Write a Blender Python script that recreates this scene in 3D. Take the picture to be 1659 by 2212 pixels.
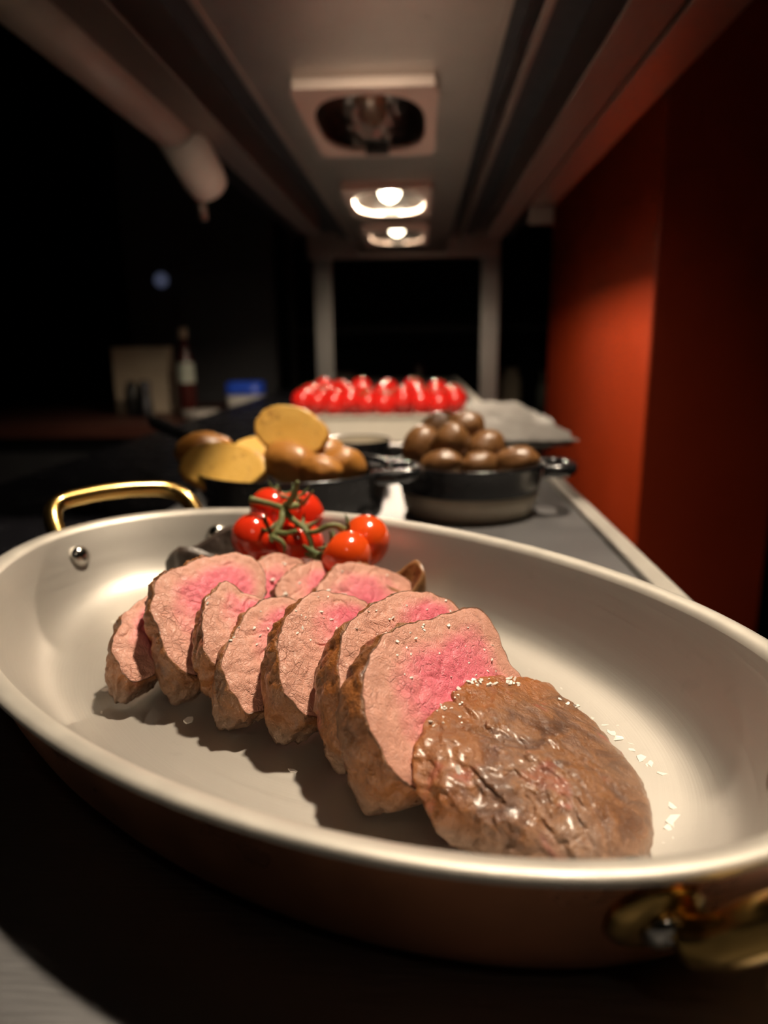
import bpy, bmesh, math, random
from mathutils import Vector, Matrix, noise
random.seed(7)
for o in list(bpy.data.objects): bpy.data.objects.remove(o)
SC = bpy.context.scene
COL = SC.collection
PI = math.pi
# ------------------------------------------------------------------ camera
# worktop surface is z = 0; +Y runs along the pass, away from the camera
W, H, F = 1659.0, 2212.0, 1530.0
VPX, VPY = 908.0, 742.0                      # vanishing point of the pass
CAMZ = 0.135
Yc = Vector(((VPX-W/2)/F, -(VPY-H/2)/F, -1)).normalized()
Xc = Yc.cross(Vector((0, 1, 0))).normalized()
Zc = Xc.cross(Yc)
ROT = Matrix((Xc, Yc, Zc))
CAM = Vector((0, 0, CAMZ))
cd = bpy.data.cameras.new('camera'); cam = bpy.data.objects.new('camera', cd); COL.objects.link(cam)
M = ROT.to_4x4(); M.translation = CAM; cam.matrix_world = M
cd.sensor_fit = 'VERTICAL'; cd.sensor_height = 36.0; cd.lens = F/H*36.0
cd.clip_start = 0.01; cd.clip_end = 50
cd.dof.use_dof = True; cd.dof.focus_distance = 0.232; cd.dof.aperture_fstop = 7.0
SC.camera = cam
# ------------------------------------------------------------------ world, exposure
wd = bpy.data.worlds.new('night'); SC.world = wd; wd.use_nodes = True
wd.node_tree.nodes['Background'].inputs[0].default_value = (0.35, 0.5, 0.75, 1)
wd.node_tree.nodes['Background'].inputs[1].default_value = 0.004
SC.view_settings.view_transform = 'Standard'; SC.view_settings.look = 'None'
SC.view_settings.gamma = 1.0; SC.view_settings.use_curve_mapping = False
SC.view_settings.exposure = 0.0
LAMP_COL = (1.0, 0.82, 0.61)
LAMP_POWER = {1: 0.0, 2: 1500.0, 3: 130.0}     # emission of each filament along the gantry
FILL_SPOT_POWER = 900.0                             # added fill spot, unseen, brightens the tomato tin
KEY_POWER = 2100.0                             # pendant high over the copper pan
KEY = Vector((.27, .62, 1.40))
REAR_POWER = 45.0                             # next pendant of the row, behind the photographer
REAR = Vector((.12, -.75, 1.40))

def ray(px, py):
    return ROT @ Vector(((px-W/2)/F, -(py-H/2)/F, -1))
def at_z(px, py, z):
    r = ray(px, py); return CAM + r*((z-CAMZ)/r.z)
def at_y(px, py, y):
    r = ray(px, py); return CAM + r*(y/r.y)

# ------------------------------------------------------------------ materials
class NT:
    def __init__(s, name):
        s.m = bpy.data.materials.new(name); s.m.use_nodes = True
        s.t = s.m.node_tree; s.b = s.t.nodes['Principled BSDF']
    def n(s, typ, **kw):
        nd = s.t.nodes.new(typ)
        for k, v in kw.items():
            if k.startswith('i_'): nd.inputs[k[2:].replace('_', ' ')].default_value = v
            else: setattr(nd, k, v)
        return nd
    def l(s, a, b): s.t.links.new(a, b)
    def coord(s, scale=(1, 1, 1), rot=(0, 0, 0)):
        tc = s.n('ShaderNodeTexCoord'); mp = s.n('ShaderNodeMapping')
        mp.inputs['Scale'].default_value = scale; mp.inputs['Rotation'].default_value = rot
        s.l(tc.outputs['Object'], mp.inputs['Vector']); return mp.outputs[0]
    def noise(s, vec, scale, detail=4, rough=.55, dist=0):
        nd = s.n('ShaderNodeTexNoise'); nd.inputs['Scale'].default_value = scale
        nd.inputs['Detail'].default_value = detail; nd.inputs['Roughness'].default_value = rough
        nd.inputs['Distortion'].default_value = dist
        if vec: s.l(vec, nd.inputs['Vector'])
        return nd.outputs['Fac']
    def voro(s, vec, scale, feature='DISTANCE_TO_EDGE'):
        nd = s.n('ShaderNodeTexVoronoi', feature=feature); nd.inputs['Scale'].default_value = scale
        s.l(vec, nd.inputs['Vector']); return nd.outputs['Distance']
    def ramp(s, fac, stops):
        nd = s.n('ShaderNodeValToRGB'); e = nd.color_ramp.elements
        while len(e) < len(stops): e.new(0.5)
        for el, (p, c) in zip(e, stops):
            el.position = p; el.color = (c[0], c[1], c[2], 1) if not isinstance(c, (int, float)) else (c, c, c, 1)
        s.l(fac, nd.inputs[0]); return nd.outputs[0]
    def mix(s, fac, a, b, blend='MIX'):
        nd = s.n('ShaderNodeMix', data_type='RGBA', blend_type=blend)
        for sock, v in ((nd.inputs[0], fac), (nd.inputs[6], a), (nd.inputs[7], b)):
            if hasattr(v, 'is_output'): s.l(v, sock)
            elif isinstance(v, (int, float)): sock.default_value = v
            else: sock.default_value = (v[0], v[1], v[2], 1)
        return nd.outputs[2]
    def math(s, op, a, b=None, clamp=False):
        nd = s.n('ShaderNodeMath', operation=op, use_clamp=clamp)
        for sock, v in ((nd.inputs[0], a), (nd.inputs[1], b)):
            if v is None: continue
            if hasattr(v, 'is_output'): s.l(v, sock)
            else: sock.default_value = v
        return nd.outputs[0]
    def attr(s, name):
        nd = s.n('ShaderNodeAttribute', attribute_name=name); return nd.outputs['Fac']
    def bump(s, h, strength, dist, prev=None):
        nd = s.n('ShaderNodeBump'); nd.inputs['Strength'].default_value = strength
        nd.inputs['Distance'].default_value = dist; s.l(h, nd.inputs['Height'])
        if prev: s.l(prev, nd.inputs['Normal'])
        return nd.outputs[0]
    def set(s, **kw):
        names = dict(col='Base Color', rough='Roughness', metal='Metallic', normal='Normal', spec='Specular IOR Level',
                     coat='Coat Weight', coat_rough='Coat Roughness', sss='Subsurface Weight', trans='Transmission Weight',
                     emit='Emission Color', emit_s='Emission Strength', ior='IOR', aniso='Anisotropic')
        for k, v in kw.items():
            sock = s.b.inputs[names[k]]
            if hasattr(v, 'is_output'): s.l(v, sock)
            elif isinstance(v, (int, float)): sock.default_value = v
            else: sock.default_value = (v[0], v[1], v[2], 1)
        return s.m

def simple(name, col, rough=.5, metal=0, nscale=0, namp=.25, bump=0, **kw):
    t = NT(name)
    if nscale:
        v = t.coord(); f = t.noise(v, nscale, 5)
        c = t.mix(f, tuple(x*(1-namp) for x in col), tuple(min(1, x*(1+namp)) for x in col))
        t.set(col=c)
        if bump: t.set(normal=t.bump(f, bump, .002))
        r = t.math('ADD', t.math('MULTIPLY', t.math('SUBTRACT', f, .5), .25), rough); t.set(rough=r)
    else: t.set(col=col, rough=rough)
    return t.set(metal=metal, **kw)

def steel(name, col, rough, stretch, scale, bumpk=.15, stain=None):
    t = NT(name); v = t.coord(stretch); f = t.noise(v, scale, 3)
    v2 = t.coord(); big = t.noise(v2, 14, 5)
    c = t.mix(big, tuple(x*.82 for x in col), col)
    if stain:
        s1 = t.ramp(t.noise(v2, 38, 6, .7), [(0, 0), (.66, 0), (.72, 1), (1, 1)]); c = t.mix(t.math('MULTIPLY', s1, .6), c, stain)
    r = t.math('ADD', t.math('MULTIPLY', f, .2), rough-.1); r = t.math('ADD', r, t.math('MULTIPLY', big, .08))
    return t.set(col=c, metal=1, rough=r, normal=t.bump(f, bumpk, .0006))

MT = {}
MT['counter'] = steel('brushed steel worktop', (.29, .29, .30), .42, (60, 900, 60), 1.0, .35)
MT['panel'] = steel('dull gantry steel', (.50, .45, .41), .36, (40, 400, 40), 1.0, .2, (.16, .11, .08))
MT['fascia'] = steel('stained gantry steel', (.36, .29, .26), .45, (200, 12, 200), 1.0, .2, (.35, .28, .2))
MT['dark_steel'] = steel('dark steel', (.10, .10, .11), .5, (60, 60, 60), 1.0, .1)
MT['leg_steel'] = steel('post steel', (.26, .25, .24), .45, (200, 200, 8), 1.0, .1)
MT['tray_steel'] = steel('tray steel', (.35, .34, .33), .4, (60, 60, 60), 1.0, .1)
def lining():
    t = NT('satin steel pan lining'); tc = t.n('ShaderNodeTexCoord'); sp = t.n('ShaderNodeSeparateXYZ'); t.l(tc.outputs['Object'], sp.inputs[0])
    rx = t.math('DIVIDE', sp.outputs[0], .18); ry = t.math('DIVIDE', sp.outputs[1], .1128)
    rr = t.math('SQRT', t.math('ADD', t.math('MULTIPLY', rx, rx), t.math('MULTIPLY', ry, ry)))
    cb = t.n('ShaderNodeCombineXYZ'); t.l(t.math('MULTIPLY', rr, 160), cb.inputs[0]); ang = t.math('ARCTAN2', ry, rx); t.l(t.math('MULTIPLY', ang, 1.2), cb.inputs[1])
    f = t.noise(cb.outputs[0], 1.0, 3); v = t.coord(); big = t.noise(v, 18, 5)
    sm = t.ramp(t.noise(v, 60, 6, .65, .6), [(0, 0), (.6, 0), (.78, 1), (1, 1)])
    c = t.mix(big, (.46, .435, .40), (.53, .505, .465)); c = t.mix(t.math('MULTIPLY', sm, .25), c, (.32, .29, .26))
    r = t.math('ADD', t.math('MULTIPLY', f, .12), .46)
    return t.set(col=c, metal=.88, rough=r, normal=t.bump(f, .12, .0004))
MT['lining'] = lining()
MT['rim'] = simple('satin steel rim', (.56, .53, .48), .5, .6, 90, .08)
MT['copper'] = simple('copper', (.72, .32, .17), .3, 1, 40, .15)
MT['brass'] = simple('brass', (.66, .43, .14), .22, 1, 60, .15)
MT['rivet'] = simple('polished rivet', (.72, .70, .66), .16, 1, 80, .08)
MT['black_iron'] = simple('black enamelled iron', (.014, .014, .016), .24, 0, 160, .3, .2, coat=.5, coat_rough=.15)
MT['pot_foot'] = simple('bare cream pot foot', (.62, .54, .42), .45, 0, 120, .15)
MT['dish_inner'] = simple('cream enamel', (.5, .44, .34), .4, 0, 60, .1)
MT['white_enamel'] = simple('white enamel', (.82, .76, .66), .35, 0, 40, .08)
MT['foil'] = simple('crumpled white paper', (.36, .34, .32), .5, 0, 60, .12, .5)
MT['glass_dark'] = simple('black glass ledge', (.006, .006, .008), .25, 0, 30, .3)
MT['red_paint'] = simple('glossy red paint', (.36, .036, .007), .38, 0, 6, .12, .05)
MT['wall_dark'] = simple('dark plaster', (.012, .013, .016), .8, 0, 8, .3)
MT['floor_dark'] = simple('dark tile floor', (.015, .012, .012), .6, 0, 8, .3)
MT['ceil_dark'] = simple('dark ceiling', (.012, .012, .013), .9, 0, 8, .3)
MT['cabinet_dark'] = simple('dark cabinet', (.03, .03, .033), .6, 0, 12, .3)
MT['wood_dark'] = simple('dark red brown counter', (.07, .022, .014), .5, 0, 20, .3)
MT['pipe'] = simple('grey tube', (.45, .385, .345), .45, 0, 30, .15)
MT['pipe_cap'] = simple('cream tube end', (.85, .80, .74), .45, 0, 30, .12)
MT['card'] = simple('cream board', (.42, .34, .25), .7, 0, 20, .2)
MT['blue_lid'] = simple('blue plastic', (.015, .06, .45), .4, 0, 30, .15)
MT['tub'] = simple('frosted plastic', (.40, .38, .35), .5, 0, 30, .1)
MT['bottle_glass'] = simple('dark bottle', (.06, .012, .01), .2, 0, 30, .2)
MT['label_white'] = simple('paper label', (.35, .38, .32), .6, 0, 30, .15)
MT['mill_black'] = simple('black mill', (.01, .01, .01), .3, 0, 30, .2)
MT['paper_plate'] = simple('pale stack', (.34, .31, .28), .6, 0, 30, .15)
MT['red_tub'] = simple('dull red plastic', (.30, .03, .02), .5, 0, 30, .15)
MT['stem'] = simple('tomato vine', (.17, .19, .06), .6, 0, 300, .4, .4)
MT['calyx'] = simple('tomato calyx', (.09, .13, .04), .6, 0, 300, .4, .4)
MT['salt'] = simple('salt flake', (.88, .85, .80), .35, 0, 900, .06, 0, sss=0)
MT['wire'] = simple('dark socket', (.05, .045, .04), .5, .6, 40, .2)
MT['reflector'] = (lambda t: t.set(col=(.17, .16, .15), metal=1, rough=.3, normal=t.bump(t.voro(t.coord(), 75, 'F1'), .8, .004)))(NT('hammered reflector'))
MT['frame'] = simple('lamp frame metal', (.78, .62, .54), .5, .4, 40, .08)  # pink reflected from the red food is put into the metal's colour
MT['bulb_off'] = simple('unlit bulb glass', (.30, .24, .17), .12, .2, 30, .1)
def glow_glass():
    t = NT('clear bulb glass'); out = t.t.nodes['Material Output']; t.t.nodes.remove(t.b)
    tr = t.n('ShaderNodeBsdfTransparent'); gl = t.n('ShaderNodeBsdfGlossy'); gl.inputs['Roughness'].default_value = .1; em = t.n('ShaderNodeEmission')
    t.l(t.mix(t.noise(t.coord(), 40), (1, .82, .55), (1, .88, .66)), em.inputs[0]); em.inputs[1].default_value = 7
    m1 = t.n('ShaderNodeMixShader'); m1.inputs[0].default_value = .06; t.l(tr.outputs[0], m1.inputs[1]); t.l(gl.outputs[0], m1.inputs[2])
    ad = t.n('ShaderNodeAddShader'); t.l(m1.outputs[0], ad.inputs[0]); t.l(em.outputs[0], ad.inputs[1]); t.l(ad.outputs[0], out.inputs[0]); return t.m
MT['bulb_glow'] = glow_glass()
def bulb_on(p):
    t = NT('glowing bulb'); v = t.coord(); f = t.noise(v, 30, 2)
    return t.set(col=(1, .9, .7), emit=t.mix(f, tuple(c*.93 for c in LAMP_COL), LAMP_COL), emit_s=p)
MT['dim_led'] = (lambda t: t.set(col=(.1, .1, .14), emit=t.mix(t.noise(t.coord(), 20), (.3, .35, .6), (.4, .45, .7)), emit_s=.10))(NT('dim indicator'))

def tomato_mat(name, c0, c1):
    t = NT(name); v = t.coord(); f = t.noise(v, 45, 3)
    c = t.mix(f, c0, c1); sp = t.ramp(t.voro(v, 420, 'F1'), [(0, 1), (.12, 0), (1, 0)])
    c = t.mix(t.math('MULTIPLY', sp, .12), c, (.9, .35, .08))
    return t.set(col=c, rough=.16, spec=.6, coat=.3, coat_rough=.08, sss=.0)
MT['tomato'] = tomato_mat('red tomato skin', (.72, .022, .008), (.82, .05, .012))
MT['tomato_orange'] = tomato_mat('orange red tomato skin', (.80, .06, .008), (.88, .10, .012))
MT['tomato_far'] = tomato_mat('deep red tomato skin', (.78, .012, .012), (.88, .03, .02))

def meat_mat():
    t = NT('roast meat'); v = t.coord()
    bark, rare, seared, under = t.attr('bark'), t.attr('rare'), t.attr('sear'), t.attr('under')
    n1 = t.noise(v, 60, 4, .6, .4); n2 = t.noise(v, 190, 4, .6); n3 = t.noise(v, 700, 3, .6)
    rr = t.math('ADD', rare, t.math('MULTIPLY', t.math('SUBTRACT', n1, .5), .42))
    rr = t.math('ADD', rr, t.math('MULTIPLY', t.math('SUBTRACT', n2, .5), .22))
    fl = t.ramp(rr, [(0, (.60, .29, .21)), (.32, (.70, .33, .25)), (.52, (.80, .29, .27)), (.74, (.84, .17, .24)), (1, (.80, .11, .20))])
    fl = t.mix(t.math('MULTIPLY', n3, .25), fl, (.78, .50, .42))
    # muscle bundles
    vb = t.coord((1, 1, 1)); dist = t.n('ShaderNodeVectorMath', operation='ADD')
    nz = t.n('ShaderNodeTexNoise'); nz.inputs['Scale'].default_value = 160; t.l(v, nz.inputs['Vector'])
    sc = t.n('ShaderNodeVectorMath', operation='SCALE'); sc.inputs[3].default_value = .006; t.l(nz.outputs['Color'], sc.inputs[0])
    t.l(v, dist.inputs[0]); t.l(sc.outputs[0], dist.inputs[1])
    e1 = t.voro(dist.outputs[0], 330); e2 = t.voro(dist.outputs[0], 900)
    cr1 = t.ramp(e1, [(0, 0), (.07, 1), (1, 1)]); cr2 = t.ramp(e2, [(0, 0), (.15, 1), (1, 1)])
    msk = t.ramp(n1, [(0, 0), (.47, 0), (.62, 1), (1, 1)])
    crk = t.math('SUBTRACT', 1.0, t.math('MULTIPLY', msk, t.math('SUBTRACT', 1.0, cr1)))
    fl = t.mix(t.math('MULTIPLY', t.math('SUBTRACT', 1.0, crk), .26), fl, (.40, .15, .11))
    # crust
    vs = t.coord((1, 1, 1), (.3, .5, .6)); s1 = t.noise(vs, 85, 6, .62, .8); s2 = t.noise(v, 260, 5, .6)
    bk = t.ramp(s1, [(.25, (.045, .018, .010)), (.42, (.15, .062, .026)), (.54, (.27, .115, .042)), (.66, (.20, .095, .05)), (.82, (.32, .18, .12))])
    bk = t.mix(t.ramp(s2, [(0, .55), (.40, .25), (.55, 0), (1, 0)]), bk, (.06, .02, .012))
    bk = t.mix(t.math('MULTIPLY', seared, .75), bk, t.mix(s2, (.46, .15, .025), (.30, .09, .015)))
    bk = t.mix(t.math('MULTIPLY', under, .85), bk, t.mix(s2, (.26, .165, .115), (.40, .27, .20)))
    pk = t.ramp(t.noise(v, 75, 3, .5, .5), [(0, 0), (.62, 0), (.70, 1), (1, 1)])
    bk = t.mix(t.math('MULTIPLY', pk, .45), bk, (.42, .10, .085))
    edge = t.ramp(t.math('ADD', bark, t.math('MULTIPLY', t.math('SUBTRACT', n2, .5), .5)), [(0, 0), (.42, 0), (.62, 1), (1, 1)])
    col = t.mix(edge, fl, bk)
    rg_b = t.ramp(t.noise(v, 120, 4), [(0, .62), (.42, .48), (.6, .24), (1, .2)])
    rg = t.mix(edge, (.46, .46, .46), rg_b)
    hb = t.math('ADD', t.math('MULTIPLY', s1, 2.4), t.math('MULTIPLY', s2, 1.7))
    hf = t.math('ADD', t.math('MULTIPLY', crk, .34), t.math('ADD', t.math('MULTIPLY', cr2, .10), t.math('MULTIPLY', n2, .9)))
    hh = t.mix(edge, hf, hb)
    hh2 = t.math('ADD', hh, t.math('MULTIPLY', n3, .22))
    return t.set(col=col, rough=rg, spec=.5, coat=t.math('MULTIPLY', edge, .16), coat_rough=.2, normal=t.bump(hh2, .75, .0013), sss=0.0)
MT['meat'] = meat_mat()

def potato_mat(name, flesh0, flesh1, skin0, skin1):
    t = NT(name); v = t.coord(); cut = t.attr('cut')
    n1 = t.noise(v, 55, 5, .6, .4); n2 = t.noise(v, 200, 4)
    fl = t.mix(n1, flesh0, flesh1)
    br = t.ramp(t.noise(v, 90, 4, .6), [(0, 0), (.58, 0), (.72, 1), (1, 1)]); fl = t.mix(t.math('MULTIPLY', br, .7), fl, (.36, .13, .02))
    sk = t.mix(n1, skin0, skin1); sk = t.mix(t.ramp(n2, [(0, .6), (.4, 0), (1, 0)]), sk, (.07, .025, .01))
    e = t.ramp(t.math('ADD', cut, t.math('MULTIPLY', t.math('SUBTRACT', n2, .5), .3)), [(0, 0), (.4, 0), (.6, 1), (1, 1)])
    return t.set(col=t.mix(e, sk, fl), rough=t.mix(e, (.36,)*3, (.42,)*3), coat=.12, coat_rough=.2, normal=t.bump(t.math('ADD', n1, t.math('MULTIPLY', n2, .4)), .5, .002))
MT['potato'] = potato_mat('roast potato', (.80, .44, .07), (.88, .56, .14), (.34, .13, .025), (.56, .25, .05))
MT['potato_brown'] = potato_mat('brown potato skin', (.5, .3, .08), (.6, .36, .1), (.13, .055, .018), (.25, .12, .04))
MT['mushroom'] = simple('dark roasted mushroom', (.055, .038, .03), .45, 0, 120, .6, .8)
MT['mushroom_brown'] = simple('brown glazed mushroom', (.26, .12, .045), .35, 0, 120, .4, .6)

# ------------------------------------------------------------------ mesh helpers
def put(name, verts, faces, mat, parent=None, origin=None, smooth=True, attrs=None, bevel=0):
    """one mesh object from world-space vertices; origin = its base point"""
    if origin is None:
        xs = [v[0] for v in verts]; ys = [v[1] for v in verts]; zs = [v[2] for v in verts]
        origin = Vector(((min(xs)+max(xs))/2, (min(ys)+max(ys))/2, min(zs)))
    origin = Vector(origin)
    if parent is not None: origin = WORLD[parent.name].copy()
    me = bpy.data.meshes.new(name)
    me.from_pydata([Vector(v)-origin for v in verts], [], faces)
    bm = bmesh.new(); bm.from_mesh(me)
    if bevel: bmesh.ops.bevel(bm, geom=bm.edges[:], offset=bevel, segments=2, affect='EDGES', profile=.6)
    bmesh.ops.recalc_face_normals(bm, faces=bm.faces)
    bm.to_mesh(me); bm.free()
    if smooth and not bevel:
        for p in me.polygons: p.use_smooth = True
    if attrs:
        for k, vals in attrs.items():
            a = me.attributes.new(k, 'FLOAT', 'POINT'); a.data.foreach_set('value', vals)
    me.materials.append(mat)
    o = bpy.data.objects.new(name, me); COL.objects.link(o)
    if parent is None: o.location = origin
    else: o.parent = parent
    WORLD[o.name] = origin
    return o
WORLD = {}
def thing(name, loc, label, cat, group=None):
    e = bpy.data.objects.new(name, None); COL.objects.link(e); e.location = loc; e.empty_display_size = .01
    WORLD[e.name] = Vector(loc); return tag(e, label, cat, group)
def tag(o, label, cat=None, group=None, kind=None):
    o['label'] = label
    if cat: o['category'] = cat
    if group: o['group'] = group
    if kind: o['kind'] = kind
    return o
def struct(o, label=None):
    o['kind'] = 'structure'
    if label: o['label'] = label
    return o
def boxg(x0, x1, y0, y1, z0, z1):
    v = [(x, y, z) for z in (z0, z1) for y in (y0, y1) for x in (x0, x1)]
    f = [(0, 1, 3, 2), (4, 6, 7, 5), (0, 4, 5, 1), (1, 5, 7, 3), (3, 7, 6, 2), (2, 6, 4, 0)]
    return v, f
def box(name, b, mat, parent=None, bevel=0, **k):
    v, f = boxg(*b); return put(name, v, f, mat, parent, smooth=False, bevel=bevel, **k)
def loft(rings, closed=True, cap0=True, cap1=True):
    n = len(rings[0]); v = [p for r in rings for p in r]; f = []
    for i in range(len(rings)-1):
        for j in range(n if closed else n-1):
            k = (j+1) % n; f.append((i*n+j, i*n+k, (i+1)*n+k, (i+1)*n+j))
    if cap0: f.append(tuple(range(n-1, -1, -1)))
    if cap1: f.append(tuple((len(rings)-1)*n+j for j in range(n)))
    return v, f
def lathe(prof, c, n=40, sx=1, sy=1, rot=0, cap0=True, cap1=True):
    rings = []
    for r, z in prof:
        ring = []
        for j in range(n):
            a = 2*PI*j/n; x, y = r*math.cos(a)*sx, r*math.sin(a)*sy
            ring.append((c[0]+x*math.cos(rot)-y*math.sin(rot), c[1]+x*math.sin(rot)+y*math.cos(rot), c[2]+z))
        rings.append(ring)
    return loft(rings, True, cap0, cap1)
def catmull(pts, sub=6):
    pts = [Vector(p) for p in pts]; out = []
    P = [pts[0]*2-pts[1]]+pts+[pts[-1]*2-pts[-2]]
    for i in range(1, len(P)-2):
        for s in range(sub):
            t = s/sub; a, b, c, d = P[i-1], P[i], P[i+1], P[i+2]
            out.append(.5*((2*b)+(c-a)*t+(2*a-5*b+4*c-d)*t*t+(3*b-a-3*c+d)*t**3))
    out.append(pts[-1]); return out
def tube(pts, rad, n=10, sub=6):
    P = catmull(pts, sub) if sub > 1 else [Vector(p) for p in pts]
    m = len(P); rings = []; up = None
    for i, p in enumerate(P):
        d = (P[min(i+1, m-1)]-P[max(i-1, 0)]).normalized()
        if up is None: up = Vector((0, 0, 1)) if abs(d.z) < .9 else Vector((1, 0, 0))
        s = d.cross(up).normalized(); up = s.cross(d).normalized()
        if isinstance(rad, (int, float)): r = rad
        else:
            q = i/(m-1)*(len(rad)-1); k = min(int(q), len(rad)-2); r = rad[k]+(rad[k+1]-rad[k])*(q-k)
        rings.append([p+(s*math.cos(2*PI*j/n)+up*math.sin(2*PI*j/n))*r for j in range(n)])
    return loft(rings)
def dome(c, n, r, h, seg=16, rings=5):
    n = Vector(n).normalized(); u = n.orthogonal().normalized(); w = n.cross(u); R = []
    for i in range(rings):
        a = i/(rings-1)*PI/2*.96; R.append([Vector(c)+(u*math.cos(2*PI*j/seg)+w*math.sin(2*PI*j/seg))*r*math.cos(a)+n*h*math.sin(a) for j in range(seg)])
    return loft(R)
def merge(*parts):
    V, Fc = [], []
    for v, f in parts:
        o = len(V); V += list(v); Fc += [tuple(i+o for i in q) for q in f]
    return V, Fc
def copy_tree(o, loc, label=None, rot=None, scale=None):
    c = o.copy(); COL.objects.link(c); c.location = loc
    if rot: c.rotation_euler = rot
    if scale: c.scale = (scale,)*3 if isinstance(scale, (int, float)) else scale
    if label: c['label'] = label
    for ch in o.children:
        d = ch.copy(); COL.objects.link(d); d.parent = c
        for g in ch.children:
            e = g.copy(); COL.objects.link(e); e.parent = d
    return c

# ------------------------------------------------------------------ room
FZ = -0.9
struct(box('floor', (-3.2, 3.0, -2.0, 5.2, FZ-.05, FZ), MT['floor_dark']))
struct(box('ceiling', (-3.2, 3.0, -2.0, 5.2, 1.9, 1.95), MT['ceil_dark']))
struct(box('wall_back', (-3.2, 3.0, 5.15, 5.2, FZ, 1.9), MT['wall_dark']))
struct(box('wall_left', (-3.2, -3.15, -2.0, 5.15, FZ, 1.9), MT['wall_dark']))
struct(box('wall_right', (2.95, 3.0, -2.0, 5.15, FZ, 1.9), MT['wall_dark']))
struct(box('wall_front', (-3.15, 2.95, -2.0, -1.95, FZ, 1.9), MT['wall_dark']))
PX0, PY0 = .478, 1.545
struct(box('wall_red_end', (PX0, PX0+.285, PY0, 2.75, FZ, 1.9), MT['red_paint'], bevel=.004), 'glossy red painted end of a partition wall beside the pass')

# ------------------------------------------------------------------ the pass: worktop
ct = thing('pass_counter', (-.03, .9, FZ), 'brushed steel pass counter carrying the copper pan and potato dishes', 'counter')
box('worktop', (-.215, .128, -.7, 2.9, -.03, 0), MT['counter'], ct, bevel=.002)
box('edge_trim', (.129, .141, -.7, 2.9, -.03, .004), MT['rim'], ct, bevel=.0015)
box('counter_base', (-.205, .12, -.6, 2.8, FZ, -.031), MT['dark_steel'], ct)
box('side_ledge', (-.47, -.2165, -.7, 2.56, -.06, -.012), MT['glass_dark'], ct, bevel=.002)

# ------------------------------------------------------------------ heated gantry
GZ = .435
G0 = .602
gt = thing('heated_gantry', (-.05, 1.3, FZ), 'steel heated gantry shelf hanging over the pass', 'gantry')
LY = {1: 1.06, 2: 1.61, 3: 2.10}; LX = -.066
LW, LL = .176, .31
def panel_with_holes():
    x0, x1 = -.202, .081; ys = [G0]; parts = []
    hw = LW/2-.006
    for i in sorted(LY):
        a, b = LY[i]-LL/2+.006, LY[i]+LL/2-.006
        parts.append(boxg(x0, x1, ys[-1], a, GZ, GZ+.003))
        parts.append(boxg(x0, LX-hw, a, b, GZ, GZ+.003)); parts.append(boxg(LX+hw, x1, a, b, GZ, GZ+.003))
        ys.append(b)
    parts.append(boxg(x0, x1, ys[-1], 2.62, GZ, GZ+.003))
    return merge(*parts)
v, f = panel_with_holes(); put('underside_panel', v, f, MT['panel'], gt, smooth=False)
for a, b in ((-.205, -.2), (.079, .084)): box('panel_lip', (a, b, G0, 2.62, GZ-.004, GZ+.06), MT['panel'], gt)
for a, b in ((-.275, -.205), (.084, .186)): box('recess_panel', (a, b, G0, 2.62, GZ+.055, GZ+.06), MT['dark_steel'], gt)
box('inner_rail', (.118, .128, G0, 2.45, GZ+.012, GZ+.054), MT['panel'], gt, bevel=.001)
box('fascia_strip', (-.325, -.2755, G0, 2.05, GZ-.004, GZ+.0745), MT['fascia'], gt, bevel=.002)
box('fascia_strip', (.187, .239, G0, 2.2, GZ-.004, GZ+.0745), MT['fascia'], gt, bevel=.002)
box('outer_flange', (.245, .301, G0, 1.72, GZ-.002, GZ+.05), MT['panel'], gt, bevel=.002)
box('flange_end', (.245, .3005, 1.721, 1.735, GZ-.04, GZ+.05), MT['fascia'], gt, bevel=.001)
box('top_shelf', (-.41, .31, G0, 2.66, GZ+.075, GZ+.083), MT['dark_steel'], gt)
box('end_rail', (-.39, .27, 2.57, 2.64, GZ-.01, GZ+.075), MT['fascia'], gt, bevel=.002)
for a in (-.408, .300): box('side_web', (a, a+.008, G0, 2.6, GZ+.045, GZ+.075), MT['dark_steel'], gt)
PZ = GZ+.006
v, f = tube([(-.354, G0, PZ), (-.354, 1.10, PZ)], .031, 24, 1); put('heater_tube', v, f, MT['pipe'], gt)
e0, e1 = at_y(384, 284, 1.10), at_y(452, 405, 1.20); ed = e1-e0
v, f = tube([e0, e0+ed*.8, e0+ed*.95, e1+ed*.02], [.0335, .0335, .031, .02], 24, 1); put('tube_end', v, f, MT['pipe_cap'], gt)
v, f = tube([e0+ed*.9+Vector((-.012, 0, -.02)), e0+ed*.9+Vector((-.008, 0, -.055))], .007, 10, 1); put('tube_pin', v, f, MT['fascia'], gt)
for x in (-.372, .212):
    box('leg', (x, x+.062, 2.575, 2.63, FZ, GZ+.075), MT['leg_steel'], gt, bevel=.004)

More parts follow.
